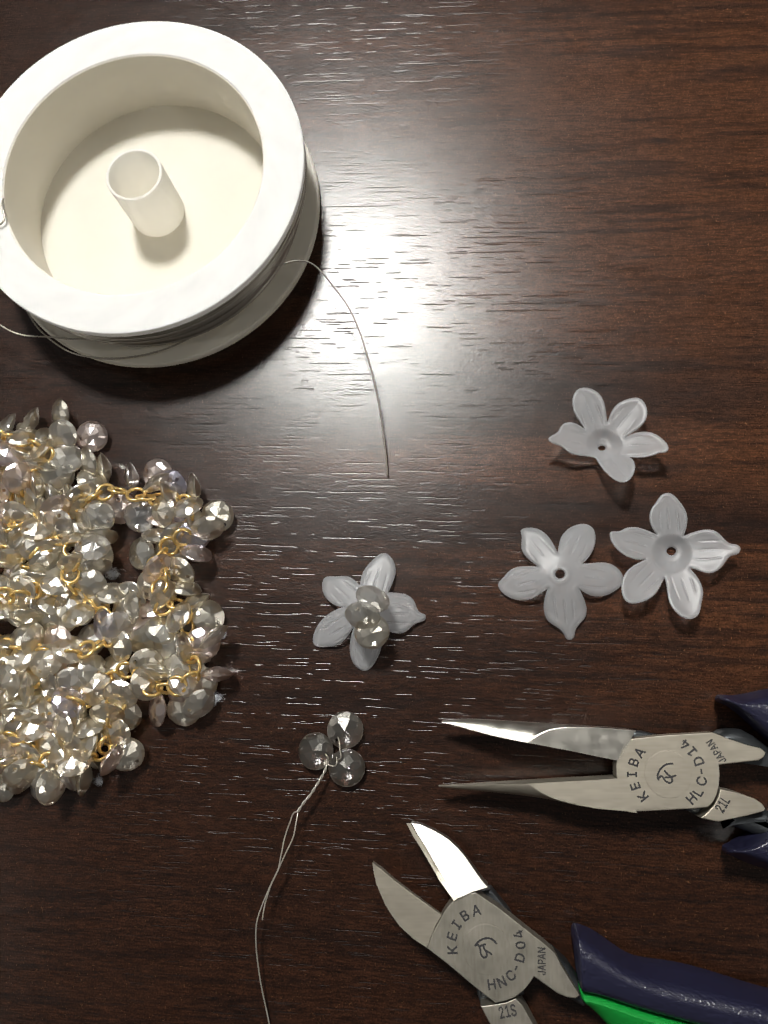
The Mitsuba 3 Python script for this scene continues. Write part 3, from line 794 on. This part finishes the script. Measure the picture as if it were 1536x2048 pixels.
def half_round_jaw(inner, outer, z_flat, zc, n=90, m=18):
    """A needle jaw: half round towards its tip, ground flat above near the joint; inner is its gripping edge."""
    I, O = spline(xy(inner, 6.0), n), spline(xy(outer, 6.0), n)
    s = np.linspace(0, 1, n)
    H = np.where(s < 0.5, 0.45 + (s / 0.5) * (z_flat - zc - 0.45), (z_flat - zc) * (1 + 7 * (np.clip(s - 0.5, 0, 1) / 0.38) ** 1.6))
    tt = np.sin(np.linspace(0, np.pi / 2, m))
    v, idx = [], []
    for i in range(n):
        h = np.minimum(H[i] * np.sqrt(np.clip(1 - tt ** 2, 0, 1)), z_flat - zc)
        top = np.column_stack([I[i] + (O[i] - I[i]) * tt[:, None], (zc + h) * MM])
        bot = np.column_stack([I[i] + (O[i] - I[i]) * tt[::-1][:, None], (zc - h[::-1]) * MM])
        ring = np.vstack([top, bot[1:]])
        v.append(ring)
    k = len(v[0])
    v = np.vstack(v)
    f = []
    for i in range(n - 1):
        for j in range(k):
            j2 = (j + 1) % k
            f += [[i * k + j, i * k + j2, (i + 1) * k + j2], [i * k + j, (i + 1) * k + j2, (i + 1) * k + j]]
    for base in (0, (n - 1) * k):
        for j in range(1, k - 1):
            f.append([base, base + j, base + j + 1])
    t = trimesh.Trimesh(v, np.array(f), process=True)
    t.fix_normals()
    return t


def chaikin(p, it=2, keep=0.2):
    for _ in range(it):
        q = np.roll(p, -1, axis=0)
        p = np.stack([p * (1 - keep) + q * keep, p * keep + q * (1 - keep)], 1).reshape(-1, p.shape[1])
    return p


def loft(rings, n=50):
    """A smooth body through rings (k stations, each the same number of corners, m), corners rounded, ends closed."""
    R = np.array(rings)
    k, m, _ = R.shape
    dense = np.stack([spline(R[:, j], n) for j in range(m)], 1)
    secs = [chaikin(q) for q in dense]
    first = secs[0]
    c = first.mean(0)
    ax = secs[1].mean(0) - c
    ax /= np.linalg.norm(ax)
    caps = [c + (first - c) * s - ax * d * MM for s, d in ((0.55, 0.75), (0.85, 0.5), (0.96, 0.2))]
    secs = caps + secs
    v = np.vstack(secs)
    L = len(secs[0])
    f = []
    for i in range(len(secs) - 1):
        for j in range(L):
            j2 = (j + 1) % L
            f += [[i * L + j, i * L + j2, (i + 1) * L + j2], [i * L + j, (i + 1) * L + j2, (i + 1) * L + j]]
    for base in (0, (len(secs) - 1) * L):
        for j in range(1, L - 1):
            f.append([base, base + j, base + j + 1])
    t = trimesh.Trimesh(v, np.array(f), process=True)
    t.fix_normals()
    return t


# -- needle nose pliers
pl = thing("needle_nose_pliers", "open needle nose pliers with two thin pointed steel jaws", "pliers")
part(pl, "jaw", half_round_jaw(
    c7([(52, 194), (150, 217), (250, 244), (400, 275), (510, 295), (650, 322), (760, 345), (846, 362)]),
    c7([(52, 186), (110, 179), (180, 177), (330, 183), (500, 194), (680, 206), (820, 215), (924, 226)]), ZT, 5.0), "bright_steel", 32, "upper pointed jaw with a bright polished round side")
part(pl, "jaw", half_round_jaw(
    c7([(38, 482), (150, 477), (300, 470), (470, 463), (600, 455), (720, 449), (800, 444), (850, 440)]),
    c7([(38, 490), (200, 505), (400, 525), (560, 548), (700, 573), (790, 584), (860, 590), (930, 597)]), ZT, 5.0), "steel", 32, "lower pointed jaw, greyer than the other")
plate1 = c7([(847, 440), (846, 385), (853, 350), (865, 322), (882, 292), (902, 268), (1040, 253), (1160, 245), (1285, 238), (1312, 248), (1345, 262), (1440, 295), (1505, 310), (1526, 330), (1518, 350), (1495, 366), (1430, 373), (1314, 386), (1318, 430), (1314, 480), (1304, 520), (1288, 555), (1264, 579), (1200, 585), (1080, 592), (960, 598), (925, 597), (890, 520)])
pl_plate = part(pl, "joint_plate", slab(densify(xy(plate1, ZT), 0.4 * MM), 4.85 * MM, ZT * MM, 0.16 * MM), "steel", 40)
tang1 = c7([(1320, 496), (1400, 512), (1480, 540), (1510, 562), (1525, 584), (1518, 597), (1440, 618), (1310, 645), (1265, 636), (1230, 627), (1262, 600), (1290, 570), (1310, 530)])
pl_tang = part(pl, "tang", slab(densify(xy(tang1, ZT - 0.3), 0.4 * MM), 2.0 * MM, (ZT - 0.3) * MM, 0.16 * MM), "steel", 40)
under1 = c7([(926, 229), (985, 236), (1050, 251), (1160, 275), (1290, 330), (1318, 495), (1270, 560), (1228, 626), (1100, 560), (950, 480), (850, 364)])
part(pl, "lower_half", slab(densify(xy(under1, 5.0), 0.5 * MM), 1.6 * MM, 4.8 * MM, 0.5 * MM), "dark_steel", 40, "dark steel half under the joint plate")
cp, rp = arc_ring(z1, (622, 497), 215, ZT)
part(pl_plate, "pivot_rivet", put(lathe([(rp - 0.16 * MM, 0), (rp, 0.0), (rp - 0.02 * MM, 0.035 * MM), (rp - 0.12 * MM, 0.05 * MM), (0, 0.05 * MM), (0, 0)], 96), cp[0], cp[1], ZT * MM), "steel", 40)
ZR = ZT + 0.05
lettering(pl_plate, "KEIBA", [(392, 697), (322, 605), (292, 497), (308, 385), (362, 297)], z1, 1.4, (640, 500), True)
lettering(pl_plate, "HLC-D14", [(836, 718), (895, 658), (928, 558), (926, 470), (900, 375), (838, 288), (775, 225)], z1, 1.4, (600, 480), False)
lettering(pl_plate, "JAPAN", [(1130, 388), (995, 190)], z1, 1.05, direction=True)
lettering(pl_tang, "21L", [(1085, 828), (1155, 712)], z1, 1.35, direction=True, z=ZT - 0.3)
emblem(pl_plate, [[(665, 402), (620, 402), (570, 430), (537, 475), (526, 520), (535, 545)], [(535, 532), (572, 518), (590, 548), (615, 568), (640, 575), (660, 555), (652, 528), (622, 498), (592, 466)], [(600, 525), (645, 520), (690, 508)]], z1, ZR)
shaft = z2([(395, 560), (450, 520), (540, 500), (640, 505), (760, 565), (860, 640), (960, 720), (1100, 850), (1100, 960), (900, 860), (640, 850), (420, 860)])
part(pl, "handle_shaft", slab(densify(xy(shaft, 5.5), 0.5 * MM), 1.6 * MM, 5.9 * MM, 1.6 * MM, steps=6), "dark_steel", 50)
shaft = z2([(360, 1420), (460, 1470), (600, 1520), (760, 1580), (900, 1640), (1100, 1700), (1100, 1500), (900, 1330), (700, 1340), (500, 1370)])
part(pl, "handle_shaft", slab(densify(xy(shaft, 5.5), 0.5 * MM), 1.6 * MM, 5.9 * MM, 1.6 * MM, steps=6), "dark_steel", 50)


def grip(stations, conv, zs, low_inset=0.12):
    rings = []
    for st in stations:
        top = [at(*conv([p])[0][:2], z) for p, z in zip(st, zs)]
        U, B = np.array(top[0]), np.array(top[-1])
        c = (U + B) / 2
        lo = [np.append(B[:2] + (c - B)[:2] * low_inset, 0.5 * MM), np.append(U[:2] + (c - U)[:2] * low_inset, 0.5 * MM)]
        rings.append(top + lo)
    return rings


zs4 = (4.5, 10.0, 9.5, 4.0)
part(pl, "grip", loft(grip([[(480, 150), (495, 185), (455, 225), (440, 238)], [(640, 143), (665, 232), (625, 305), (590, 325)], [(760, 115), (780, 218), (750, 420), (720, 445)], [(901, 82), (901, 212), (890, 545), (880, 600)], [(1400, 0), (1400, 190), (1400, 800), (1400, 900)]], z2, zs4)), "navy_vinyl", 30)
part(pl, "grip", loft(grip([[(555, 1700), (570, 1735), (525, 1778), (515, 1795)], [(700, 1602), (715, 1735), (700, 1800), (640, 1860)], [(901, 1525), (901, 1620), (880, 1860), (880, 1950)], [(1400, 1330), (1400, 1430), (1400, 1950), (1400, 2060)]], z2, zs4)), "navy_vinyl", 30)

# -- cutters
cu = thing("diagonal_cutters", "open diagonal cutters with short curved blades and a navy grip with a green stripe", "cutters")


def half_vector(p):
    v, l = CAM - p, LAMP - p
    h = v / np.linalg.norm(v) + l / np.linalg.norm(l)
    return h / np.linalg.norm(h)


def blade(outline, z, normal, pivot, name, bsdf, label, smooth=25, low=3.2):
    q = densify(xy(c8(outline), z), 0.35 * MM)
    p0 = ats(c8([pivot]), z)[0][:2]
    n = np.asarray(normal)
    top = lambda s: -((s - p0) @ n[:2]) / n[2]
    part(cu, name, slab(q, (z - low) * MM, z * MM, 0.08 * MM, top=top), bsdf, smooth, label)


pb = ats(c8([(340, 200)]), 7)[0]
blade([(190, 52), (200, 53), (232, 61), (280, 82), (330, 112), (370, 148), (405, 188), (440, 238), (465, 270), (483, 289), (420, 306), (385, 320), (372, 325), (343, 293), (312, 250), (278, 196), (246, 140), (213, 93)], ZT - 0.5, half_vector(pb) + [0.14, -0.05, 0], (425, 240), "blade", "bright_steel", "bright polished blade")
blade([(173, 51), (190, 52), (213, 93), (246, 140), (278, 196), (312, 250), (343, 293), (372, 325), (353, 336), (325, 300), (295, 262), (262, 205), (230, 150), (200, 103)], ZT - 0.52, half_vector(pb) + [-0.02, 0.01, 0], (425, 240), "cutting_edge", "steel", "dull worn cutting edge", low=0.6)
blade([(48, 195), (52, 230), (62, 275), (78, 315), (95, 355), (120, 395), (150, 438), (200, 485), (251, 520), (268, 480), (285, 435), (309, 396), (260, 360), (200, 315), (130, 262), (85, 222)], ZT - 0.3, np.array([0.05, -0.03, 1.0]), (250, 460), "blade", "steel", "dull tan blade", low=0.9)
plate2 = c8([(309, 396), (320, 378), (340, 352), (362, 332), (385, 319), (410, 312), (436, 310), (520, 366), (640, 461), (700, 508), (735, 540), (760, 588), (795, 645), (828, 698), (812, 710), (780, 706), (745, 692), (700, 660), (655, 628), (640, 652), (615, 682), (585, 705), (548, 720), (510, 728), (430, 666), (330, 581), (252, 521), (270, 470)])
cu_plate = part(cu, "joint_plate", slab(densify(xy(plate2, ZT), 0.4 * MM), 4.85 * MM, ZT * MM, 0.16 * MM), "worn_steel", 40)
tang2 = c8([(454, 738), (510, 732), (550, 724), (586, 709), (612, 735), (640, 785), (680, 860), (740, 960), (600, 960), (520, 860), (480, 790)])
cu_tang = part(cu, "tang", slab(densify(xy(tang2, ZT - 0.3), 0.4 * MM), 2.0 * MM, (ZT - 0.3) * MM, 0.16 * MM), "worn_steel", 40)
under2 = c8([(440, 312), (495, 300), (520, 330), (565, 385), (600, 450), (620, 700), (520, 735), (452, 732), (440, 690), (450, 600), (360, 345)])
part(cu, "lower_half", slab(densify(xy(under2, 5.0), 0.5 * MM), 1.6 * MM, 4.8 * MM, 0.5 * MM), "dark_steel", 40, "dark steel half under the joint plate")
cp, rp = arc_ring(z3, (600, 535), 215, ZT)
part(cu_plate, "pivot_rivet", put(lathe([(rp - 0.16 * MM, 0), (rp, 0.0), (rp - 0.02 * MM, 0.035 * MM), (rp - 0.12 * MM, 0.05 * MM), (0, 0.05 * MM), (0, 0)], 96), cp[0], cp[1], ZT * MM), "worn_steel", 40)
lettering(cu_plate, "KEIBA", [(293, 540), (290, 418), (330, 313), (405, 230), (508, 183)], z3, 1.4, (595, 530), True)
lettering(cu_plate, "HNC-D04", [(648, 852), (738, 830), (820, 772), (868, 705), (903, 610), (908, 498), (888, 402)], z3, 1.35, (600, 520), False)
lettering(cu_plate, "JAPAN", [(1100, 768), (1098, 520)], z3, 1.1, direction=True)
lettering(cu_tang, "21S", [(715, 1110), (868, 1080)], z3, 1.5, direction=True, z=ZT - 0.3)
emblem(cu_plate, [[(690, 482), (655, 448), (595, 435), (535, 462), (500, 500)], [(500, 502), (528, 498), (545, 545), (556, 590), (580, 610), (604, 595), (592, 550), (578, 492)], [(545, 505), (590, 490)], [(590, 545), (620, 560), (645, 580)]], z3, ZR)
shaft = z3([(1000, 420), (1100, 480), (1220, 560), (1350, 680), (1470, 860), (1560, 1000), (1480, 1060), (1300, 960), (1050, 760)])
part(cu, "handle_shaft", slab(densify(xy(shaft, 5.0), 0.5 * MM), 1.6 * MM, 5.6 * MM, 1.2 * MM, steps=5), "dark_steel", 50)
st = [
    ([(240, 158), (272, 285), (300, 690)], (325, 712)),
    ([(400, 225), (385, 372), (480, 712)], (430, 830)),
    ([(620, 365), (600, 515), (700, 768)], (600, 985)),
    ([(830, 402), (850, 607), (950, 838)], (850, 1080)),
    ([(1200, 490), (1200, 690), (1280, 925)], (1200, 1190)),
    ([(1900, 640), (1900, 850), (1900, 1085)], (1900, 1350)),
]
navy, green = [], []
for (u, r, l), g in st:
    U, R_, L_, G = (at(*z4([p])[0][:2], z) for p, z in ((u, 4.5), (r, 11.0), (l, 9.6), (g, 4.5)))
    c = (U + G) / 2
    lowU, lowM = np.append(U[:2] + (c - U)[:2] * 0.15, 0.5 * MM), np.append(c[:2], 0.5 * MM)
    navy.append([U, R_, L_, lowM, lowU])
    L2 = L_ + (G - L_) * 0.004 - [0, 0, 0.02 * MM]
    lowG = np.append(G[:2] + (c - G)[:2] * 0.15, 0.5 * MM)
    green.append([L2, G, lowG, lowM + [0.0, -0.3 * MM, 0]])
part(cu, "grip", loft(navy), "navy_vinyl", 30)
part(cu, "grip_stripe", loft(green), "green_vinyl", 30, "bright green side of the grip")

# ------------------------------------------------------------------ bits of lint on the table
for x, y, size, sx, name in ((198, 1562, 1.3, 0.8, "white lint speck on the table below the crystal heap, near its lowest gold rings"), (226, 1148, 1.5, 1.5, "grey lint tuft on the table inside the gap of the crystal heap"), (443, 1270, 1.2, 1.3, "faint lint tuft at the right edge of the crystal heap, upper of two"), (428, 1397, 1.3, 1.5, "faint lint tuft at the right edge of the crystal heap, lower of two")):
    lint = thing("lint_tuft", name, "lint")
    c = at(x, y, 0.35)
    fib = []
    for k in range(40):
        p = c + np.column_stack([rng.normal(0, size * 0.3 * sx, 4), rng.normal(0, size * 0.3, 4), np.abs(rng.normal(0.1, 0.22, 4))]) * MM
        fib.append(tube(spline(p, 9), 0.016 * MM, 4))
    part(lint, "fibres", trimesh.util.concatenate(fib), "lint_fluff", True)
    labels[lint]["kind"] = "stuff"
